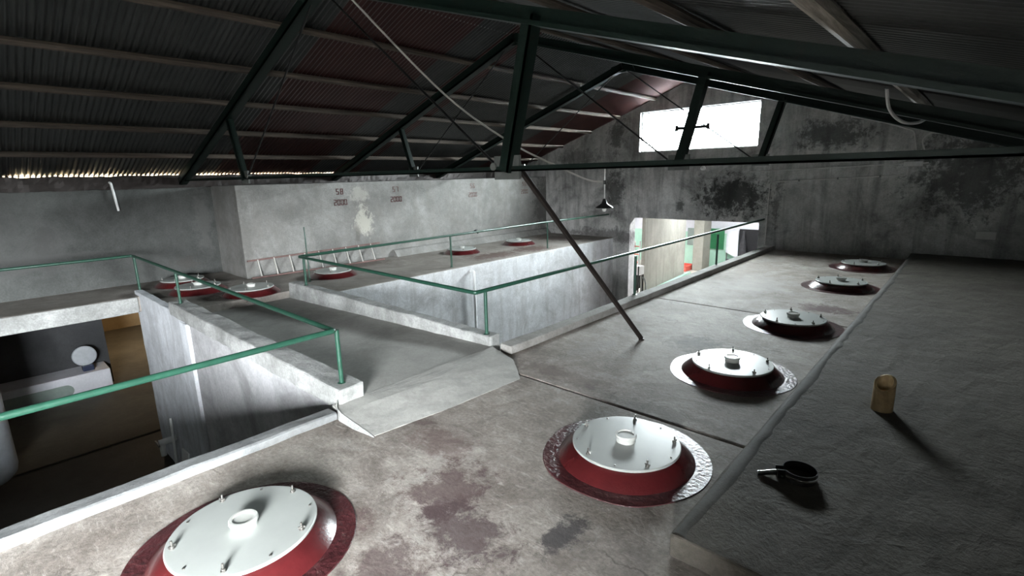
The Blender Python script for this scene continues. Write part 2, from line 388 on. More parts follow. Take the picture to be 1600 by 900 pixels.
o = MB().box((-9.8, 3.46, -2.8), (-7.4, 12.2, -.012)).build('wall_far_tanks', M['tankface'], None, bevel=.01); struct(o, 'pale plastered face of the far tanks above the pit')
o = MB().box((-9.79, -3.5, -.25), (-9.66, 1.72, -.005)).build('beam_pit_edge', M['whitewash'], None, bevel=.012, cuts=4, rough=.008); struct(o, 'flaking whitewashed beam over the lower room')

# bridge with its two parapets
b = MB(); pr = [(-8.12, -.3), (-3.42, -.3), (-3.42, 0), (-2.84, 0.002), (-3.25, .045), (-3.5, .055), (-8.12, -.115)]
b.prism([(-8.12, -.3), (-3.46, -.3), (-3.46, .056), (-8.12, -.115)], 'y', 1.9, 3.46)
o = b.build('floor_bridge', M['deck']); struct(o, 'smooth grey concrete bridge between the two tank rows')
b = MB()
ap = [(-3.47, 1.70, .058), (-3.3, 1.68, .052), (-2.9, 1.70, .002), (-2.83, 2.3, .002), (-2.79, 3.1, .002), (-3.1, 3.36, .03), (-3.47, 3.44, .058), (-3.25, 2.5, .056)]
vs = ap + [(x, y, -.02) for x, y, z in ap[:7]]
b.add(vs, [(0, 1, 7), (1, 2, 7), (2, 3, 7), (3, 4, 7), (4, 5, 7), (5, 6, 7), (6, 0, 7)] + [(i, (i + 1) % 7, 8 + (i + 1) % 7, 8 + i) for i in range(7)])
o = b.build('floor_bridge_apron', M['deck'], None, cuts=4, rough=.006); struct(o, 'mortar apron where the bridge meets the near tanks')
o = MB().add([(-3.46, 1.74, .1), (-3.40, 1.70, .06), (-3.3, 1.676, .055), (-2.9, 1.69, .006), (-3.46, 1.69, 0), (-3.3, 1.655, 0), (-3.1, 1.655, 0), (-2.88, 1.685, 0)],
    [(0, 1, 4), (1, 5, 4), (1, 2, 5), (2, 6, 5), (2, 3, 6), (3, 7, 6)]).build('trim_apron_edge', M['whitewash']); struct(o)
o = MB().box((-7.95, 1.74, -.01), (-3.43, 1.96, .178)).build('wall_bridge_parapet', M['whitewash'], None, bevel=.025, cuts=5, rough=.014, seg=3); struct(o, 'whitewashed bridge parapet beside the open pit')
o = MB().box((-8.1, 3.44, -.12), (-3.5, 3.6, .15)).build('wall_bridge_parapet_far', M['whitewash'], None, bevel=.025, cuts=5, rough=.016, seg=3); struct(o, 'whitewashed bridge parapet on the far tank side')
o = MB().box((-7.3, 1.78, -2.8), (-3.46, 1.9, .01)).build('wall_under_bridge', M['underbridge']); struct(o)
o = MB().box((-9.98, 1.755, -2.8), (-7.42, 1.87, .055)).build('wall_pit_end', M['wallblue'], None, bevel=.012, cuts=4, rough=.007); struct(o, 'whitewashed fin wall at the far end of the pit')
o = MB().box((-7.55, 1.737, -2.8), (-7.28, 1.9, -.02)).build('column_pit', M['wallblue'], None, bevel=.012); struct(o)

# kerbs
o = MB().prism([(-3.46, 0), (-3.46, .055), (-3.35, .058), (-3.33, .05), (-3.33, 0)], 'y', -3.4, 1.66).build('trim_near_kerb', M['kerb'], None, bevel=.006, cuts=5, rough=.006); struct(o, 'low whitish kerb along the open pit')
o = MB().box((-3.42, 3.5, 0), (-3.26, 12.18, .085)).build('trim_far_kerb', M['kerb_far'], None, bevel=.015, cuts=5, rough=.008); struct(o, 'grey concrete kerb running to the gable opening')

# ------------------------------------------------------------------ setting: walls
o = MB().box((-11.25, -3.5, -.26), (-11.0, 3.5, 1.77)).build('wall_left', M['recess'], None, bevel=.01); struct(o, 'dim plastered left wall under the eaves')
numw = MB().box((-11.25, 3.42, -.02), (-9.76, 12.2, 1.68)).build('wall_left_numbered', M['numwall'], None, bevel=.015, cuts=3, rough=.006)
struct(numw, 'upper tank wall stencilled with tank numbers and capacities')
o = MB().prism([(-9.77, 0), (-9.77, .16), (-9.7, .14), (-9.58, 0)], 'y', 6.6, 12.2).build('trim_tank_fillet', M['numwall']); struct(o)
# stencilled figures, one part of the wall per line of figures
SEG = {'0': 'abcdef', '2': 'abged', '5': 'afgcd', '6': 'afgecd', '7': 'abc', '8': 'abcdefg'}
def figures(text, yc, zc, mat, w=.062, h=.12, gap=.022, t=.016):
    b = MB(); n = len(text); tot = n * w + (n - 1) * gap; x = -9.7525
    for i, ch in enumerate(text):
        y0 = yc - tot / 2 + i * (w + gap); z0 = zc - h / 2; z1 = zc + h / 2; zm = zc; y1 = y0 + w; e = .004
        R = {'a': (y0 + e, y1 - e, z1 - t, z1), 'd': (y0 + e, y1 - e, z0, z0 + t), 'g': (y0 + e, y1 - e, zm - t / 2, zm + t / 2),
             'f': (y0, y0 + t, zm + e, z1 - e), 'b': (y1 - t, y1, zm + e, z1 - e), 'e': (y0, y0 + t, z0 + e, zm - e), 'c': (y1 - t, y1, z0 + e, zm - e)}
        for k in SEG[ch]:
            a, c2, d, e2 = R[k]; b.box((x - .02, a, d), (x, c2, e2))
    return b.build('stencil_figures', mat, numw)
for num, y, m in (('58', 5.42, 'stencil'), ('57', 6.79, 'stencilfade'), ('56', 9.16, 'stencilfade'), ('55', 11.2, 'stencilfade')):
    figures(num, y, 1.50, M[m], .062, .12, .03); figures('2000', y, 1.28, M['stencil' if m == 'stencil' or num == '57' else 'stencilfade'], .062, .12, .016)

def gable(name, y0, y1, holes, mat, xr=1.05):
    """gable wall cut round a high window and a low opening"""
    (wx0, wx1, wz0, wz1), (ox0, ox1, oz1) = holes; b = MB(); lo = -11.25; E = .06
    xl = lambda z: (z - E - 1.83) / .344 - 11; xrr = lambda z: RX + (3.80 + E - z) / .31
    b.prism([(lo, -2.9), (ox0, -2.9), (ox0, wz0), (xl(wz0), wz0), (lo, zl(lo) + E)], 'y', y0, y1)
    b.prism([(ox0, oz1), (ox1, oz1), (ox1, wz0), (ox0, wz0)], 'y', y0, y1)
    b.prism([(ox1, -2.9), (xr, -2.9), (xr, zr(xr) + E), (xrr(wz0), wz0), (ox1, wz0)], 'y', y0, y1)
    b.prism([(xl(wz0), wz0), (wx0, wz0), (wx0, wz1), (xl(wz1), wz1)], 'y', y0, y1)
    b.prism([(wx1, wz0), (xrr(wz0), wz0), (xrr(wz1), wz1), (wx1, wz1)], 'y', y0, y1)
    b.prism([(xl(wz1), wz1), (xrr(wz1), wz1), (RX, 3.80 + E)], 'y', y0, y1)
    return b.build(name, mat)
WIN = (-6.68, -3.80, 2.25, 3.22)
OPN = (-6.9, -3.63, .57)
o = gable('wall_far', YG, YG + .3, (WIN, OPN), M['gable']); struct(o, 'mould-stained gable wall with a high window and a low opening')
# rear gable: plain
b = MB(); b.prism([(-20, -2.9), (1.05, -2.9), (1.05, zr(1.05) + .06), (RX, 3.86), (-11.25, zl(-11.25) + .06), (-20, 1.8)], 'y', -3.8, -3.5)
o = b.build('wall_rear', M['stub']); struct(o)
DY0, DY1, DZ0, DZ1 = -3.3, -1.35, .35, 1.82
b = MB(); b.box((.8, -3.5, -2.9), (1.05, DY0, 1.93)); b.box((.8, DY1, -2.9), (1.05, 12.2, 1.93)); b.box((.8, DY0, -2.9), (1.05, DY1, DZ0)); b.box((.8, DY0, DZ1), (1.05, DY1, 1.93))
o = b.build('wall_right', M['stub']); struct(o)
o = MB().box((.28, -.75, 0), (.8, -.55, 1.95)).build('wall_added_light_block', M['stub'], None, bevel=.01); struct(o)  # unseen pier added to keep doorway light off the slab front

# window in the far gable: white steel casement bars and glass
b = MB(); wx0, wx1, wz0, wz1 = WIN; t = .03; y0, y1 = YG + .1, YG + .14
b.box((wx0, y0, wz0), (wx1, y1, wz0 + t)); b.box((wx0, y0, wz1 - t), (wx1, y1, wz1)); b.box((wx0, y0, wz0), (wx0 + t, y1, wz1)); b.box((wx1 - t, y0, wz0), (wx1, y1, wz1))
win = b.build('window_1', M['frame']); struct(win, 'wide window high in the far gable, glaring with daylight')
b = MB()
for i in range(1, 6): x = wx0 + (wx1 - wx0) * i / 6; b.box((x - .005, y0 + .01, wz0), (x + .005, y1 - .01, wz1))
b.box((wx0, y0 + .01, (wz0 + wz1) / 2 - .005), (wx1, y1 - .01, (wz0 + wz1) / 2 + .005))
b.build('glazing_bars', M['frame'], win)
b = MB(); b.box((-5.72, YG + .05, 2.735), (-4.95, YG + .085, 2.80)); b.box((-5.76, YG + .05, 2.70), (-5.68, YG + .085, 2.84)); b.box((-4.99, YG + .05, 2.70), (-4.91, YG + .085, 2.84))
b.build('casement_rail', M['black'], win)
MB().box((wx0 + t, YG + .118, wz0 + t), (wx1 - t, YG + .122, wz1 - t)).build('window_pane', M['glass'], win)

# ------------------------------------------------------------------ roof
def corrugated(name, x0, x1, zf, mat, amp=.011, pitch=.066):
    ny = int((YG + .25 - (-3.75)) / pitch * 8); vs = []; fs = []; rows = 5
    for i in range(rows):
        x = x0 + (x1 - x0) * i / (rows - 1)
        for j in range(ny + 1):
            y = -3.75 + (YG + .25 + 3.75) * j / ny
            vs.append((x, y, zf(x) + .095 + amp * math.sin(2 * PI * y / pitch)))
    for i in range(rows - 1):
        for j in range(ny):
            a = i * (ny + 1) + j; fs.append((a, a + 1, a + ny + 2, a + ny + 1))
    return MB().add(vs, fs).build(name, mat, None, smooth=True)
o = corrugated('ceiling_left', -11.17, RX + .03, zl, M['roof_left']); struct(o, 'corrugated roof slope in grey and dark red sheets')
o = corrugated('ceiling_right', RX - .03, 1.3, zr, M['roof_right']); struct(o, 'grey corrugated roof slope on the right')
o = MB().prism([(RX - .2, zl(RX - .2) + .1), (RX, 3.92), (RX + .2, zr(RX + .2) + .1), (RX + .2, zr(RX + .2) + .115), (RX, 3.94), (RX - .2, zl(RX - .2) + .115)], 'y', -3.75, YG + .4).build('trim_ridge_cap', M['galv']); struct(o)
o = MB().box((-11.1, -3.5, 1.66), (-10.96, 12.2, 1.885)).build('trim_wall_plate', M['poleiron'], None, cuts=8, rough=.016); struct(o)

def purlin(x, label, r, side, mat='purlin'):
    z = zroof(x); path = []
    rad = []
    for i in range(26):
        y = -3.5 + (YG + 3.5) * i / 25
        w = V((x * 3, y * .5, 0))
        path.append((x + .012 * noise.noise(w), y, z + r + .008 + .012 * noise.noise(w + V((5, 5, 5))))); rad.append(r * (1 + .14 * noise.noise(w * 3)))
    p = MB().tube(path, rad, 8).build('roof_purlin', M[mat], None, smooth=True)
    return tag(p, label, 'purlin', 'timber purlins under the roof sheets')
for x, l in ((-10.1, 'timber purlin lowest on the left slope, just above the eaves'), (-9.14, 'second timber purlin up the left slope'), (-8.18, 'third timber purlin up the left slope'),
             (-7.28, 'fourth timber purlin up the left slope'), (-6.28, 'highest timber purlin on the left slope, next to the ridge')):
    purlin(x, l, .042, -1)
for x, l in ((-4.42, 'highest timber purlin on the right slope, next to the ridge'), (-3.45, 'second timber purlin down the right slope'), (-2.47, 'third timber purlin down the right slope'),
             (-1.42, 'fourth timber purlin down the right slope, in a dark band'), (-.57, 'thick mouldy pole purlin low on the right slope')):
    purlin(x, l, .035 if x < -1 else .046, 1, 'purlin' if x < -1 else 'pole')

def truss(Y, zt, label):
    t = thing('roof_truss', label, 'roof truss', (RX, Y, 0), 'green steel roof trusses')
    d = -.075
    g = M['green']
    MB().angle((-10.95, Y, zl(-10.95) + d), (RX + .03, Y, zl(RX) + d), .125, .03).build('rafter', g, t)
    MB().angle((.75, Y, zr(.75) + d), (RX - .03, Y, zr(RX) + d), .125, .03).build('rafter', g, t)
    MB().angle((-10.95, Y, zt), (.75, Y, zt), .04 if Y < 4 else .055, .012).build('tie_beam', g, t)
    for sx, top, bot in ((-1, -8.28, -7.95), (1, -2.47, -2.74)):
        MB().angle((top, Y, zroof(top) + d), (bot, Y, zt - .02), .1 if sx > 0 else .08, .025, (0, 1, 0)).build('strut', g, t)
        MB().tube([(RX + sx * .06, Y, 3.66), (bot - sx * .12, Y, zt + .03)], .011, 8).build('tension_rod', M['black'], t)
        k = MB(); k.box((bot - .13, Y - .012, zt - .08), (bot + .13, Y + .012, zt + .1)); k.tube([(bot - sx * .13, Y - .03, zt + .02), (bot - sx * .13, Y + .03, zt + .02)], .03, 12)
        k.build('gusset_plate', M['galv'], t)
    k = MB(); k.prism([(RX - .28, 3.60), (RX + .28, 3.60), (RX + .22, 3.72), (RX, 3.76), (RX - .22, 3.72)], 'y', Y - .012, Y + .012)
    k.tube([(RX - .1, Y - .03, 3.62), (RX - .1, Y + .03, 3.62)], .02, 8); k.tube([(RX + .1, Y - .03, 3.62), (RX + .1, Y + .03, 3.62)], .02, 8)
    k.build('ridge_plate', g, t)
    return t
truss(2.95, 1.797, 'nearest green steel roof truss, its broad rafter crossing the top of the view')
truss(5.97, 1.842, 'middle green steel roof truss, one strut standing in front of the bright window')
truss(9.0, 1.89, 'farthest green steel roof truss, closest to the window gable')

# ------------------------------------------------------------------ hatches
def make_hatch(label, group, loc):
    t = thing('tank_hatch', label, 'tank hatch', (0, 0, 0), group)
    b = MB(); b.lathe([(.515, 0), (.512, .004), (.43, .006), (.40, .006)], 72, wob=.03); b.build('painted_ring', M['redring'], t, smooth=True)
    b = MB(); b.lathe([(.425, 0), (.405, .02), (.36, .06), (.325, .078), (.318, .082), (.28, .082)], 72, wob=.012); b.build('collar', M['red'], t, smooth=True)
    b = MB(); b.lathe([(.30, .082), (.326, .084), (.332, .088), (.333, .098), (.329, .103), (.31, .104), (0, .105)], 72)
    lid = b.build('lid', M['lid'], t, smooth=True); lid['label'] = 'white enamelled lid'
    b = MB(); b.lathe([(.062, .103), (.058, .108), (.058, .128), (.064, .130), (.066, .134), (.066, .148), (.063, .152), (.05, .152), (.048, .146), (.0, .145)], 32)
    b.build('filler_cap', M['cap'], lid, smooth=True)
    for k in range(5):
        a = PI + (k + .5) * 2 * PI / 5
        MB().lathe([(.006, .104), (.006, .108), (0, .109)], 10, (.302 * math.cos(a), .302 * math.sin(a), 0)).build('rivet', M['bolt'], lid, smooth=True)
    for k in range(5):
        a = PI - k * 2 * PI / 5; c = (.297 * math.cos(a), .297 * math.sin(a), 0); b = MB()
        b.lathe([(.013, .104), (.013, .108), (.009, .109), (.009, .118), (.005, .119), (.005, .143), (0, .144)], 10, c)
        ca, sa = math.cos(a + .6), math.sin(a + .6)
        b.bar((c[0] - .016 * ca, c[1] - .016 * sa, .116), (c[0] + .016 * ca, c[1] + .016 * sa, .116), .006, .012)
        b.build('wing_bolt', M['bolt'], t, smooth=True)
    t.location = loc
    return t
near_g, far_g = 'red-collared hatches along the near tanks', 'red-collared hatches on the far tank platform'
h0 = make_hatch('nearest white hatch lid on a red collar, cut off at the bottom of the photo', near_g, (-2.455, .69, 0))
for loc, l in (((-1.455, 2.6, 0), 'white hatch with wide red collar in front of the floor joint, beside the slab corner'),
               ((-1.44, 4.40, 0), 'white hatch on a dark collar just beyond the floor joint, opposite the tan wooden stub'),
               ((-1.41, 6.23, 0), 'white hatch standing across the second floor joint, third out along the raised slab'),
               ((-1.39, 8.75, 0), 'white hatch behind the red wine stain, second from the gable wall'),
               ((-1.40, 10.7, 0), 'white hatch closest to the gable wall in the near row')):
    c = copy_tree(h0); c.location = loc; c['label'] = l
for i, (loc, l) in enumerate((((-10.25, 2.52, 0), 'far hatch tight against the left wall, partly behind a rail post'),
               ((-9.34, 2.50, 0), 'far hatch crossed by the sloping green rail, between two other lids'),
               ((-8.45, 3.0, 0), 'far hatch at the head of the bridge with a tall white cap'),
               ((-8.74, 4.57, 0), 'far hatch in front of the ladder, behind the green rail'),
               ((-8.85, 7.89, 0), 'far hatch beside the thin rail post, in the middle of the far platform'),
               ((-8.72, 9.75, 0), 'far hatch closest to the gable on the far platform'))):
    c = copy_tree(h0); c.location = loc; c['label'] = l; c['group'] = far_g
    for ch in list(c.children):
        if ch.name.startswith('painted_ring'): ch.scale = (.85, .85, 1)
        if ch.name.startswith('lid'):
            for g in list(ch.children):
                if g.name.startswith('rivet'): bpy.data.objects.remove(g)

# ------------------------------------------------------------------ railings
def corner_path(pts, r=.05, n=5):
    out = [V(pts[0])]
    for i in range(1, len(pts) - 1):
        p, a, c = V(pts[i]), V(pts[i - 1]), V(pts[i + 1]); da, dc = (a - p).normalized(), (c - p).normalized()
        s, e = p + da * r, p + dc * r
        for k in range(n + 1):
            u = k / n; out.append(s * (1 - u) ** 2 + p * 2 * u * (1 - u) + e * u * u)
    out.append(V(pts[-1])); return out
def railing(label, path, posts, r=.021, corner=.03):
    t = thing('guard_railing', label, 'railing', (path[1][0], path[1][1], 0), 'green steel guard railings')
    MB().tube(corner_path(path, corner, 4), r, 12).build('top_rail', M['rail'], t, smooth=True)
    for x, y, z0, z1 in posts:
        b = MB(); b.tube([(x, y, z0 - .02), (x, y, z1)], .018, 10); b.lathe([(.034, 0), (.034, .006), (.02, .01)], 12, (x, y, z0 - .001))
        b.build('post', M['rail'], t, smooth=True)
    return t
railing('green railing round the open pit and along the near side of the bridge',
        [(-9.97, -3.45, .62), (-9.97, 1.82, .62), (-3.52, 1.80, .62), (-3.47, -3.45, .62)],
        [(-9.97, 1.83, 0, .62), (-7.72, 1.83, .17, .62), (-3.56, 1.84, .17, .61), (-3.4, -2.2, .055, .61), (-9.97, -1.2, 0, .61)])
railing('green railing along the far side of the bridge, the far tanks and the long kerb',
        [(-3.53, 12.18, .66), (-3.58, 3.34, .62), (-7.5, 3.4, .62), (-7.6, 6.4, .62), (-7.68, 9.6, .625), (-7.55, 12.18, .63)],
        [(-3.6, 3.5, .15, .62), (-7.58, 3.5, .15, .62), (-7.56, 6.45, 0, .61), (-7.62, 9.56, 0, .62), (-3.4, 6.2, .085, .63), (-3.38, 9.1, .085, .64)])
b = MB(); b.tube([(-8.55, 4.02, 0), (-8.55, 4.02, .96)], .012, 8); b.lathe([(.03, 0), (.03, .008), (.012, .012)], 10, (-8.55, 4.02, 0))
tag(b.build('steel_stake', M['rail'], None, smooth=True), 'thin upright green rod standing taller than the rail corner at the bridge head', 'rod')

# ------------------------------------------------------------------ leaning pole
a, e = V((-2.49, 4.72, .012)), V((-2.80, 3.02, 1.93))
t = thing('leaning_pole', 'long dark iron pole leaning from the tank floor up to the roof truss', 'pole', (-2.49, 4.72, 0))
MB().bar(a, e, .036, .036, (0, 1, 0)).build('shaft', M['poleiron'], t, bevel=.004)
MB().lathe([(.03, 0), (.03, .012), (.02, .016)], 12, (-2.49, 4.72, 0)).build('foot', M['poleiron'], t)

# ------------------------------------------------------------------ pendant lamp and its cable
lx, ly = -3.77, 5.97
sx = lambda x: RX + (x - RX)
t = thing('pendant_lamp', 'black enamelled pendant lamp hanging from the middle truss', 'lamp', (lx, ly, 1.2))
b = MB(); b.lathe([(.118, 1.285), (.12, 1.29), (.105, 1.305), (.07, 1.325), (.038, 1.35), (.026, 1.385), (.02, 1.41), (0, 1.415)], 32, (lx, ly, 0))
b.build('lamp_shade', M['lampblack'], t, smooth=True)
b = MB(); b.lathe([(.115, 1.283), (.1, 1.297), (.066, 1.317), (.03, 1.335), (0, 1.34)], 32, (lx, ly, 0)); b.build('shade_lining', M['lampwhite'], t, smooth=True)
b = MB(); b.lathe([(0, 1.235), (.02, 1.24), (.03, 1.262), (.024, 1.29), (.014, 1.32)], 16, (lx, ly, 0)); b.build('bulb', M['lampwhite'], t, smooth=True)
MB().tube([(lx, ly, 1.41), (lx, ly, 1.86)], .008, 8).build('cord', M['conduit'], t)
b = MB(); b.tube([(lx - .0, ly, 1.60), (lx, ly, 1.655)], .018, 10); b.build('cord_grip', M['lampblack'], t, smooth=True)
pts = [V((-4.98, 2.97, 3.62)), V((-4.66, 4.0, 2.66)), V((-4.5, 4.95, 2.14)), V((-4.2, 5.5, 1.85)), V((-3.95, 5.8, 1.67)), V((lx - .025, ly - .02, 1.635))]
def spline(pts, n=8):
    out = []; P = [pts[0]] + pts + [pts[-1]]
    for i in range(1, len(P) - 2):
        for k in range(n):
            u = k / n; p0, p1, p2, p3 = P[i - 1:i + 3]
            out.append(.5 * ((2 * p1) + (p2 - p0) * u + (2 * p0 - 5 * p1 + 4 * p2 - p3) * u * u + (3 * p1 - p0 - 3 * p2 + p3) * u ** 3))
    return out + [pts[-1]]
tag(MB().tube(spline(pts), .012, 8).build('lamp_cable', M['cable'], None, smooth=True), 'pale electric cable sloping from the near truss ridge down to the pendant lamp', 'cable')

# ------------------------------------------------------------------ pipes, conduit, wall fittings
tag(MB().tube(corner_path([(-7.42, 6.80, -.115), (-7.30, 6.80, -.1), (-7.30, 6.80, -2.4)], .06, 6), .03, 12).build('drain_pipe', M['pvc'], None, smooth=True),
    'white upright plastic pipe hooked into the far tank face', 'pipe')
tag(MB().tube([(-3.44, 4.08, .05), (-3.44, 4.72, .05)], .012, 8).build('plastic_pipe', M['pvc'], None, smooth=True), 'short white strip of pipe lying along the outer edge of the long kerb', 'pipe')
tag(MB().tube(corner_path([(-11.0, 1.86, 1.78), (-10.94, 1.88, 1.78), (-10.94, 1.92, 1.30)], .04, 5), .02, 10).build('wall_pipe', M['pvc'], None, smooth=True),
    'short white pipe hanging down the left wall from the eaves', 'pipe')
yw = YG - .03
t = thing('electrical_conduit', 'grey conduit running along the gable and down beside the opening', 'conduit', (-3.5, YG, .1))
MB().tube(corner_path([(-1.10, yw, 1.735), (-1.10, yw, 1.585), (-3.47, yw, 1.475), (-3.47, yw, .1)], .07, 5), .012, 8).build('pipe_run', M['conduit'], t, smooth=True)
MB().tube([(-1.17, yw, 1.79), (-3.9, yw, 1.70)], .011, 8).build('pipe_run', M['conduit'], t, smooth=True)
MB().tube(corner_path([(-1.0, yw, 1.99), (-1.08, yw, 2.38), (-1.6, yw, 2.58), (-2.1, yw, 2.72)], .06, 5), .011, 8).build('pipe_run', M['conduit'], t, smooth=True)
for z, x in ((.75, -3.47), (1.3, -3.47)): MB().box((x - .03, yw - .008, z), (x + .03, YG - .004, z + .02)).build('clip', M['galv'], t)
for x in (-2.9, -2.2, -1.5): MB().box((x - .015, yw - .016, 1.475 + (x + 3.47) * .047 - .02), (x + .015, YG - .004, 1.475 + (x + 3.47) * .047 + .02)).build('clip', M['galv'], t)
t = thing('junction_box', 'grey junction box on the gable just under the truss tie', 'junction box', (-1.0, YG, 1.77))
MB().box((-1.16, YG - .07, 1.74), (-.88, YG, 1.83)).build('body', M['conduit'], t, bevel=.01); MB().box((-1.15, YG - .078, 1.75), (-.89, YG - .07, 1.82)).build('cover', M['conduit'], t, bevel=.003)
MB().tube([(-.9, YG - .035, 1.79), (-.8, YG - .035, 1.80)], .014, 8).build('gland', M['conduit'], t)
t = thing('strip_light', 'small pale strip light on the gable just above the truss tie', 'light', (-1.0, YG, 1.97))
MB().box((-1.2, YG - .05, 1.95), (-.84, YG, 1.985)).build('body', M['conduit'], t, bevel=.006); MB().tube([(-1.17, YG - .06, 1.965), (-.87, YG - .06, 1.965)], .011, 8).build('tube', M['lampwhite'], t)
tag(MB().tube(corner_path([(-.86, yw, 1.95), (-.95, yw, 2.2), (-.85, yw, 2.33), (-.4, yw, 2.27)], .06, 5), .012, 8).build('cable_loop', M['conduit'], None, smooth=True), 'pale cable looping up the dark end of the gable', 'cable')
b = MB(); b.box((.0, YG - .12, .46), (.27, YG, .6)); tag(b.build('wall_cabinet', M['conduit'], None, bevel=.008), 'small grey box on the gable above the raised slab', 'box')
t = thing('porcelain_insulator', 'white insulator bracket clamped to the truss tie in front of the gable', 'insulator', (-2.45, 6.0, 1.8))
MB().bar((-2.58, 5.97, 1.815), (-2.3, 5.97, 1.815), .03, .02).build('bracket', M['pvc'], t); MB().lathe([(.012, 1.755), (.03, 1.765), (.03, 1.785), (.015, 1.80), (.015, 1.82)], 12, (-2.44, 5.97, 0)).build('insulator', M['pvc'], t, smooth=True)
# bent conduit hanging under the right slope
pts = [V((-.72, 5.55, 2.40)), V((-.7, 5.7, 2.24)), V((-.62, 5.9, 2.14)), V((-.52, 6.15, 2.14)), V((-.44, 6.35, 2.22))]
tag(MB().tube(spline(pts), .014, 8).build('bent_conduit', M['conduit'], None, smooth=True), 'pale conduit bent in a hook below the right roof slope', 'conduit')
# tap stubs on the numbered wall
b = MB(); b.tube(corner_path([(-9.77, 9.17, .34), (-9.68, 9.17, .34), (-9.66, 9.2, .27)], .02, 3), .018, 8); b.bar((-9.69, 9.13, .375), (-9.69, 9.21, .375), .012, .012)
tag(b.build('wall_tap', M['black'], None, smooth=True), 'small dark tap on the numbered wall above the far hatches', 'tap')

# ------------------------------------------------------------------ ladder on its side against the numbered wall
t = thing('wooden_ladder', 'ladder lying on its long edge against the foot of the numbered wall', 'ladder', (-9.6, 4.8, 0))
p0, p1, q0, q1 = V((-9.62, 3.45, .02)), V((-9.50, 6.2, .02)), V((-9.735, 3.45, .325)), V((-9.735, 6.25, .355))
MB().bar(p0, p1, .04, .03).build('rail', M['ladderred'], t, bevel=.004); MB().bar(q0, q1, .03, .03).build('rail', M['ladderred'], t, bevel=.004)
for i in range(9):
    u = (i + .6) / 9.4; MB().bar(p0.lerp(p1, u), q0.lerp(q1, u), .035, .022, (0, 1, 0)).build('rung', M['ladderwood'], t, bevel=.003)

# ------------------------------------------------------------------ things on the raised slab
cx, cy, z0 = -.32, 4.06, .118
t = thing('wooden_stub', 'short tan stub of cut bamboo standing upright on the raised slab', 'wooden stub', (cx, cy, z0))
b = MB(); seg = 20; ring = lambda r, zf: [(cx + r * math.cos(2 * PI * j / seg), cy + r * math.sin(2 * PI * j / seg), zf(j)) for j in range(seg)]
R = .062; top = lambda j: z0 + .2 + .042 * math.cos(2 * PI * j / seg - 1.35)
side = [(j, (j + 1) % seg, seg + (j + 1) % seg, seg + j) for j in range(seg)]
b.add(ring(R * 1.03, lambda j: z0) + ring(R, top), side + [tuple(range(seg))[::-1]]); b.build('tube', M['tan'], t, smooth=True)
b = MB(); b.add(ring(R, top) + ring(R * .74, top) + ring(R * .7, lambda j: z0 + .13), side + [tuple(i + seg for i in f) for f in side] + [tuple(2 * seg + j for j in range(seg))])
b.build('cut_end', M['tanpale'], t)
cx, cy, z0 = -.53, 2.82, .122
t = thing('pipe_clamp', 'black steel pipe clamp with a shiny bolt left on the raised slab', 'clamp', (cx, cy, z0))
b = MB(); b.lathe([(.083, 0), (.083, .055), (.079, .055), (.079, 0), (.083, 0)], 40, (cx, cy, z0), 0, math.radians(-135), math.radians(195)); b.build('band', M['clampband'], t, smooth=True)
b = MB(); b.lathe([(.0835, .022), (.087, .025), (.087, .032), (.0835, .035)], 40, (cx, cy, z0), 0, math.radians(-135), math.radians(195)); b.build('strap', M['chrome'], t, smooth=True)
d = V((math.cos(math.radians(210)), math.sin(math.radians(210)), 0)); s = V((-d.y, d.x, 0)); o0 = V((cx, cy, z0))
b = MB()
for k in (-1, 1): b.bar(o0 + d * .075 + s * k * .022 + V((0, 0, .028)), o0 + d * .115 + s * k * .022 + V((0, 0, .028)), .008, .05)
b.build('lug', M['clampband'], t, bevel=.002)
b = MB(); b.tube([o0 + d * .1 - s * .035 + V((0, 0, .03)), o0 + d * .1 + s * .05 + V((0, 0, .03))], .006, 8)
b.tube([o0 + d * .10 + V((0, 0, .034)), o0 + d * .205 + V((0, 0, .012))], .0085, 10); b.build('bolt', M['chrome'], t, smooth=True)
b = MB(); b.bar(o0 + d * .115 + V((0, 0, .022)), o0 + d * .21 + V((0, 0, .006)), .03, .012); b.build('lever', M['clampband'], t, bevel=.002)

# ------------------------------------------------------------------ lower room seen through the pit
b = MB(); b.box((-20.2, -3.5, -2.9), (-20, 6, .0)); b.box((-20, 5.4, -2.9), (-9.8, 5.6, -.1)); struct(b.build('wall_lower_room', M['brownwall']))
struct(MB().box((-20.2, -3.5, -.3), (-11.0, 5.6, -.14)).build('ceiling_lower_room', M['brownwall']))
struct(MB().box((-14.8, -3.5, -2.8), (-14.6, 1.86, -.3)).build('wall_lower_partition', M['greywall']))
t = thing('white_plinth', 'white block with a rounded recess at the back of the lower room', 'plinth', (-14.1, 0, -2.8))
MB().box((-14.55, -3.0, -2.8), (-13.85, 1.74, -2.24)).build('body', M['yardwhite'], t, bevel=.02)
b = MB(); pl = [(-.0, -2.66), (.95, -2.66)] + [(.95 + .13 * math.sin(a), -2.53 - .13 * math.cos(a)) for a in [PI * k / 8 for k in range(1, 8)]] + [(.95, -2.40), (0, -2.40)]
b.prism(pl, 'x', -13.86, -13.845); b.build('recess_panel', M['panelgrey'], t)
t = thing('round_float', 'round pale disc on a dark blue foot standing on the white block', 'disc', (-14.1, 1.38, -2.24))
b = MB(); b.lathe([(0, -.03), (.2, -.03), (.215, -.015), (.215, .015), (.2, .03), (0, .03)], 32)
o = b.build('disc', M['tankpale'], t, smooth=True, world=False); o.rotation_euler = (0, math.radians(80), 0); o.location = (0, 0, .33)
MB().box((-14.18, 1.3, -2.24), (-14.0, 1.5, -2.11)).build('foot', M['blue'], t, bevel=.02)
t = thing('steel_vat', 'pale round-bottomed vat at the edge of the pit', 'vat', (-10.75, -.52, -2.8))
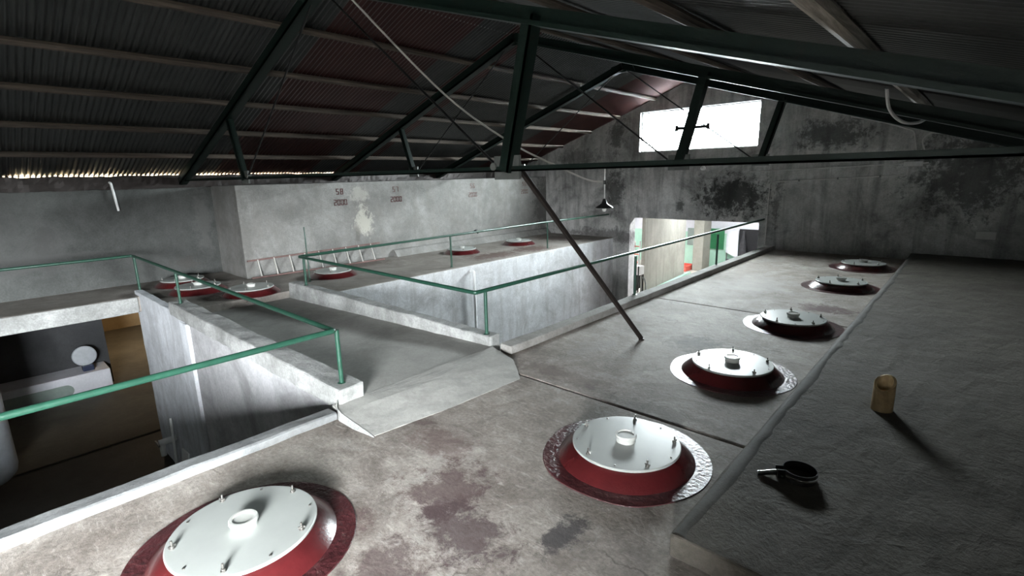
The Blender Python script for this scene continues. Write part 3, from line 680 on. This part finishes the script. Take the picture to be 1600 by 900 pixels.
b = MB(); b.lathe([(.3, -2.68), (.44, -2.67), (.5, -2.6), (.52, -2.5), (.52, -.75), (.5, -.6), (.2, -.52), (0, -.51)], 40, (-10.75, -.52, 0)); b.build('body', M['tankpale'], t, smooth=True)
for a in (.6, 2.2, 3.8, 5.4): MB().tube([(-10.75 + .36 * math.cos(a), -.52 + .36 * math.sin(a), -2.8), (-10.75 + .36 * math.cos(a), -.52 + .36 * math.sin(a), -2.62)], .03, 8).build('leg', M['galv'], t)
# valve and boards against the fin wall
t = thing('outlet_valve', 'pale outlet valve on the fin wall down in the pit', 'valve', (-9.0, 1.62, -2.2))
b = MB(); b.tube([(-8.95, 1.76, -2.2), (-8.95, 1.52, -2.2)], .05, 12); b.tube([(-8.95, 1.56, -2.2), (-8.95, 1.56, -2.42)], .04, 12); b.build('body', M['pvc'], t, smooth=True)
b = MB(); b.bar((-9.06, 1.5, -2.2), (-8.84, 1.5, -2.2), .02, .03); b.build('handle', M['galv'], t)
tag(MB().bar((-8.62, 1.665, -1.72), (-8.50, 1.60, -2.78), .03, .03).build('white_pipe', M['pvc']), 'slim white pipe standing against the fin wall down in the pit', 'pipe')
tag(MB().bar((-7.95, 1.64, -2.0), (-7.9, 1.5, -2.8), .3, .02, (0, 1, 0)).build('loose_board', M['pvc'], None, bevel=.004), 'pale board leaning on the fin wall at the bottom of the pit', 'board')

# ------------------------------------------------------------------ yard hall beyond the gable opening
Yb = 24.2
struct(MB().box((-16, 12.5, -2.95), (-1.5, Yb, -2.8)).build('floor_yard', M['yardfloor']))
b = MB(); b.box((-16, Yb, -2.9), (-1.5, Yb + .2, -1.15), 0); b.box((-16, Yb, -1.15), (-1.5, Yb + .2, 1.5), 1)
struct(b.build('wall_yard_back', [M['mint'], M['yardwhite']]), 'mint green and white wall across the yard')
b = MB(); b.box((-16.2, 12.5, -2.9), (-16, Yb, 1.5)); b.box((-1.5, 12.5, -2.9), (-1.3, Yb, 1.5)); b.box((-16.2, 12.3, -2.9), (-11.2, 12.5, 1.5)); struct(b.build('wall_yard_side', M['yardwhite']))
SK = [(-12.1, -11.3, 18.6, 19.4), (-7.6, -7.0, 20.4, 21.0), (-6.5, -5.9, 13.6, 14.2)]  # skylight holes added out of view to light the yard
b = MB(); xsv = sorted({-16.2, -1.3} | {q for k in SK for q in k[:2]}); ysv = sorted({12.5, Yb + .2} | {q for k in SK for q in k[2:]})
for i in range(len(xsv) - 1):
    for j in range(len(ysv) - 1):
        mx_, my_ = (xsv[i] + xsv[i + 1]) / 2, (ysv[j] + ysv[j + 1]) / 2
        if not any(k[0] < mx_ < k[1] and k[2] < my_ < k[3] for k in SK): b.box((xsv[i], ysv[j], 1.5), (xsv[i + 1], ysv[j + 1], 1.62))
struct(b.build('ceiling_yard_added', M['yardwhite']))  # unseen roof added to hold back the sky light in the yard
struct(MB().prism([(-9.28, 17.35), (-9.14, 17.35), (-9.5, 21.75), (-9.64, 21.75)], 'z', -2.8, 1.5).build('wall_yard_partition', M['partition']), 'streaked concrete partition standing in the yard')
struct(MB().prism([(-8.98, 16.6), (-8.86, 16.6), (-9.28, 22.0), (-9.40, 22.0)], 'z', -2.8, -2.7).build('trim_yard_kerb', M['mint']))
struct(MB().box((-9.62, 22.9, -2.8), (-9.15, 23.75, 1.5)).build('column_yard', M['pillar'], None, bevel=.02))
t = thing('green_shutter', 'dark green shutter on the far yard wall', 'shutter', (-9.0, Yb, -1.9))
MB().box((-9.4, Yb - .06, -1.9), (-8.68, Yb - .003, -.94)).build('panel', M['panelgreen'], t, bevel=.01)
b = MB(); b.box((-9.05, Yb - .075, -1.9), (-9.03, Yb - .06, -.94)); b.build('stile', M['panelgreen'], t)
tag(MB().box((-10.45, Yb - .06, -1.8), (-9.9, Yb - .003, -.97)).build('notice_board', M['panelgrey'], None, bevel=.01), 'grey green board beside the yard pillar', 'board')
t = thing('white_sheet_panel', 'leaning white panel beside the dark doorway across the yard', 'panel', (-8.2, Yb - .2, -2.8))
MB().prism([(-8.53, -.95), (-8.0, -.95), (-7.98, -2.25), (-8.53, -2.0)], 'y', Yb - .16, Yb - .12).build('sheet', M['yardwhite'], t); 
b = MB(); b.bar((-8.5, Yb - .1, -2.8), (-8.5, Yb - .1, -.95), .04, .04); b.bar((-8.02, Yb - .1, -2.8), (-8.02, Yb - .1, -.95), .04, .04); b.build('frame', M['galv'], t)
MB().box((-8.5, Yb - .2, -2.7), (-8.05, Yb - .1, -2.3)).build('base_box', M['stove'], t, bevel=.03)
d1 = MB().box((-8.0, Yb - .05, -2.8), (-6.6, Yb, -.9)).build('door_1', M['doorshade']); struct(d1, 'doorway across the yard with its shade painted black')  # near-black panel painted for the shade inside the doorway
tag(MB().lathe([(.0, -2.8), (.14, -2.8), (.16, -2.3), (.15, -1.6), (.06, -1.2), (.05, -.95), (0, -.95)], 16, (-7.72, Yb - .3, 0)).build('gas_cylinder', M['stove'], None, smooth=True), 'blackened metal cylinder beside the dark doorway across the yard', 'cylinder')
t = thing('red_frame', 'low red steel frame on the yard floor before the green wall', 'frame', (-10.1, 22.9, -2.8))
b = MB()
for y in (22.4, 23.3): b.bar((-10.6, y, -2.68), (-9.68, y, -2.68), .1, .22)
for x in (-10.55, -9.73): b.bar((x, 22.4, -2.68), (x, 23.3, -2.68), .1, .22)
b.build('side_rail', M['redsteel'], t); MB().box((-10.5, 22.45, -2.7), (-9.78, 23.25, -2.66)).build('deck', M['redsteel'], t)
t = thing('pump_trolley', 'black wheeled pump carrying a white box, just inside the yard opening', 'pump', (-9.3, 16.9, -2.8))
MB().box((-9.72, 16.75, -2.0), (-9.0, 17.1, -1.66)).build('white_box', M['pvc'], t, bevel=.03)
MB().box((-9.7, 16.72, -2.55), (-9.12, 17.12, -2.0)).build('motor', M['black'], t, bevel=.04)
b = MB()
for x in (-9.65, -9.05):
    for y in (16.75, 17.1): b.bar((x, y, -2.8), (x, y, -1.66), .035, .035)
b.build('frame', M['black'], t)
for x, y in ((-9.16, 16.62), (-9.6, 16.62)):
    b = MB(); b.lathe([(.05, -.03), (.15, -.03), (.17, 0), (.15, .03), (.05, .03)], 20); o = b.build('wheel', M['black'], t, smooth=True, world=False); o.rotation_euler = (PI / 2, 0, 0); o.location = (x + 9.3, y - 16.9, .36)
t = thing('hose_stand', 'thin bent hose and tap stand before the yard partition', 'hose', (-8.8, 16.6, -2.8))
MB().tube([(-8.84, 16.6, -2.8), (-8.86, 16.6, -1.95)], .035, 8).build('standpipe', M['galv'], t)
MB().tube(spline([V((-8.84, 16.6, -2.0)), V((-8.68, 16.55, -2.1)), V((-8.6, 16.5, -2.45)), V((-8.62, 16.5, -2.8))]), .025, 8).build('hose', M['galv'], t, smooth=True)
t = thing('step_ladder', 'red and white steps propped behind the pump trolley', 'ladder', (-9.3, 17.3, -1.6))
b = MB()
for x in (-9.57, -9.35): b.bar((x, 17.15, -2.8), (x + .04, 17.3, -.8), .05, .04)
b.build('stile', M['pvc'], t)
for i in range(6):
    z = -2.5 + .3 * i; MB().bar((-9.56 + .006 * i, 17.172 + .0225 * i, z), (-9.36 + .006 * i, 17.172 + .0225 * i, z), .06, .03).build('tread', M['redsteel'], t)

# ------------------------------------------------------------------ daylight
w = bpy.data.worlds.new('overcast sky'); sc.world = w; w.use_nodes = True; nt = w.node_tree; nt.nodes.clear()
out = N(nt, 'ShaderNodeOutputWorld'); bg = N(nt, 'ShaderNodeBackground'); nt.links.new(bg.outputs[0], out.inputs[0])
tc = N(nt, 'ShaderNodeTexCoord'); sp = N(nt, 'ShaderNodeSeparateXYZ'); nt.links.new(tc.outputs['Generated'], sp.inputs[0])
c = ramp(nt, math_n(nt, 'ADD', math_n(nt, 'MULTIPLY', sp.outputs[2], .5), .5), .47, .54, (.05, .052, .05, 1), (.93, .97, 1, 1))
nt.links.new(c, bg.inputs[0]); bg.inputs[1].default_value = 205
def portal(name, loc, rot, sx_, sy_):
    l = bpy.data.lights.new(name, 'AREA'); l.shape = 'RECTANGLE'; l.size = sx_; l.size_y = sy_
    l.cycles.is_portal = True
    o = bpy.data.objects.new(name, l); col.objects.link(o); o.location = loc; o.rotation_euler = rot
    return o
portal('window_daylight', ((WIN[0] + WIN[1]) / 2, YG + .33, (WIN[2] + WIN[3]) / 2), (-PI / 2, 0, 0), WIN[1] - WIN[0], WIN[3] - WIN[2])
portal('doorway_daylight', (1.07, (DY0 + DY1) / 2, (DZ0 + DZ1) / 2), (0, PI / 2, 0), DZ1 - DZ0, DY1 - DY0)
for k in SK: portal('added_skylight', ((k[0] + k[1]) / 2, (k[2] + k[3]) / 2, 1.63), (0, 0, 0), k[1] - k[0], k[3] - k[2])
l = bpy.data.lights.new('lower_room_lamp', 'POINT'); l.energy = 60; l.color = (1, .8, .55); l.shadow_soft_size = .08
o = bpy.data.objects.new('lower_room_lamp', l); col.objects.link(o); o.location = (-17.0, 3.6, -.8)

# ------------------------------------------------------------------ camera
cam = bpy.data.cameras.new('camera'); co_ = bpy.data.objects.new('camera', cam); col.objects.link(co_)
yaw, pit, rol = math.radians(42.70), math.radians(12.57), math.radians(-1.33)
f = V((-math.sin(yaw) * math.cos(pit), math.cos(yaw) * math.cos(pit), -math.sin(pit))); r = V((math.cos(yaw), math.sin(yaw), 0)); u = r.cross(f)
r2 = r * math.cos(rol) + u * math.sin(rol); u2 = u * math.cos(rol) - r * math.sin(rol)
m = Matrix((r2, u2, -f)).transposed().to_4x4(); m.translation = V((0, 0, 1.75)); co_.matrix_world = m
cam.sensor_width = 36; cam.lens = 791.0 / 1600 * 36; cam.clip_start = .05
sc.camera = co_

sc.view_settings.view_transform = 'Standard'; sc.view_settings.look = 'None'; sc.view_settings.gamma = 1; sc.view_settings.exposure = .95
sc.view_settings.use_curve_mapping = False
sc.cycles.use_denoising = True; sc.cycles.max_bounces = 10; sc.cycles.diffuse_bounces = 6; sc.cycles.sample_clamp_indirect = 8
sc.cycles.caustics_reflective = False; sc.cycles.caustics_refractive = False
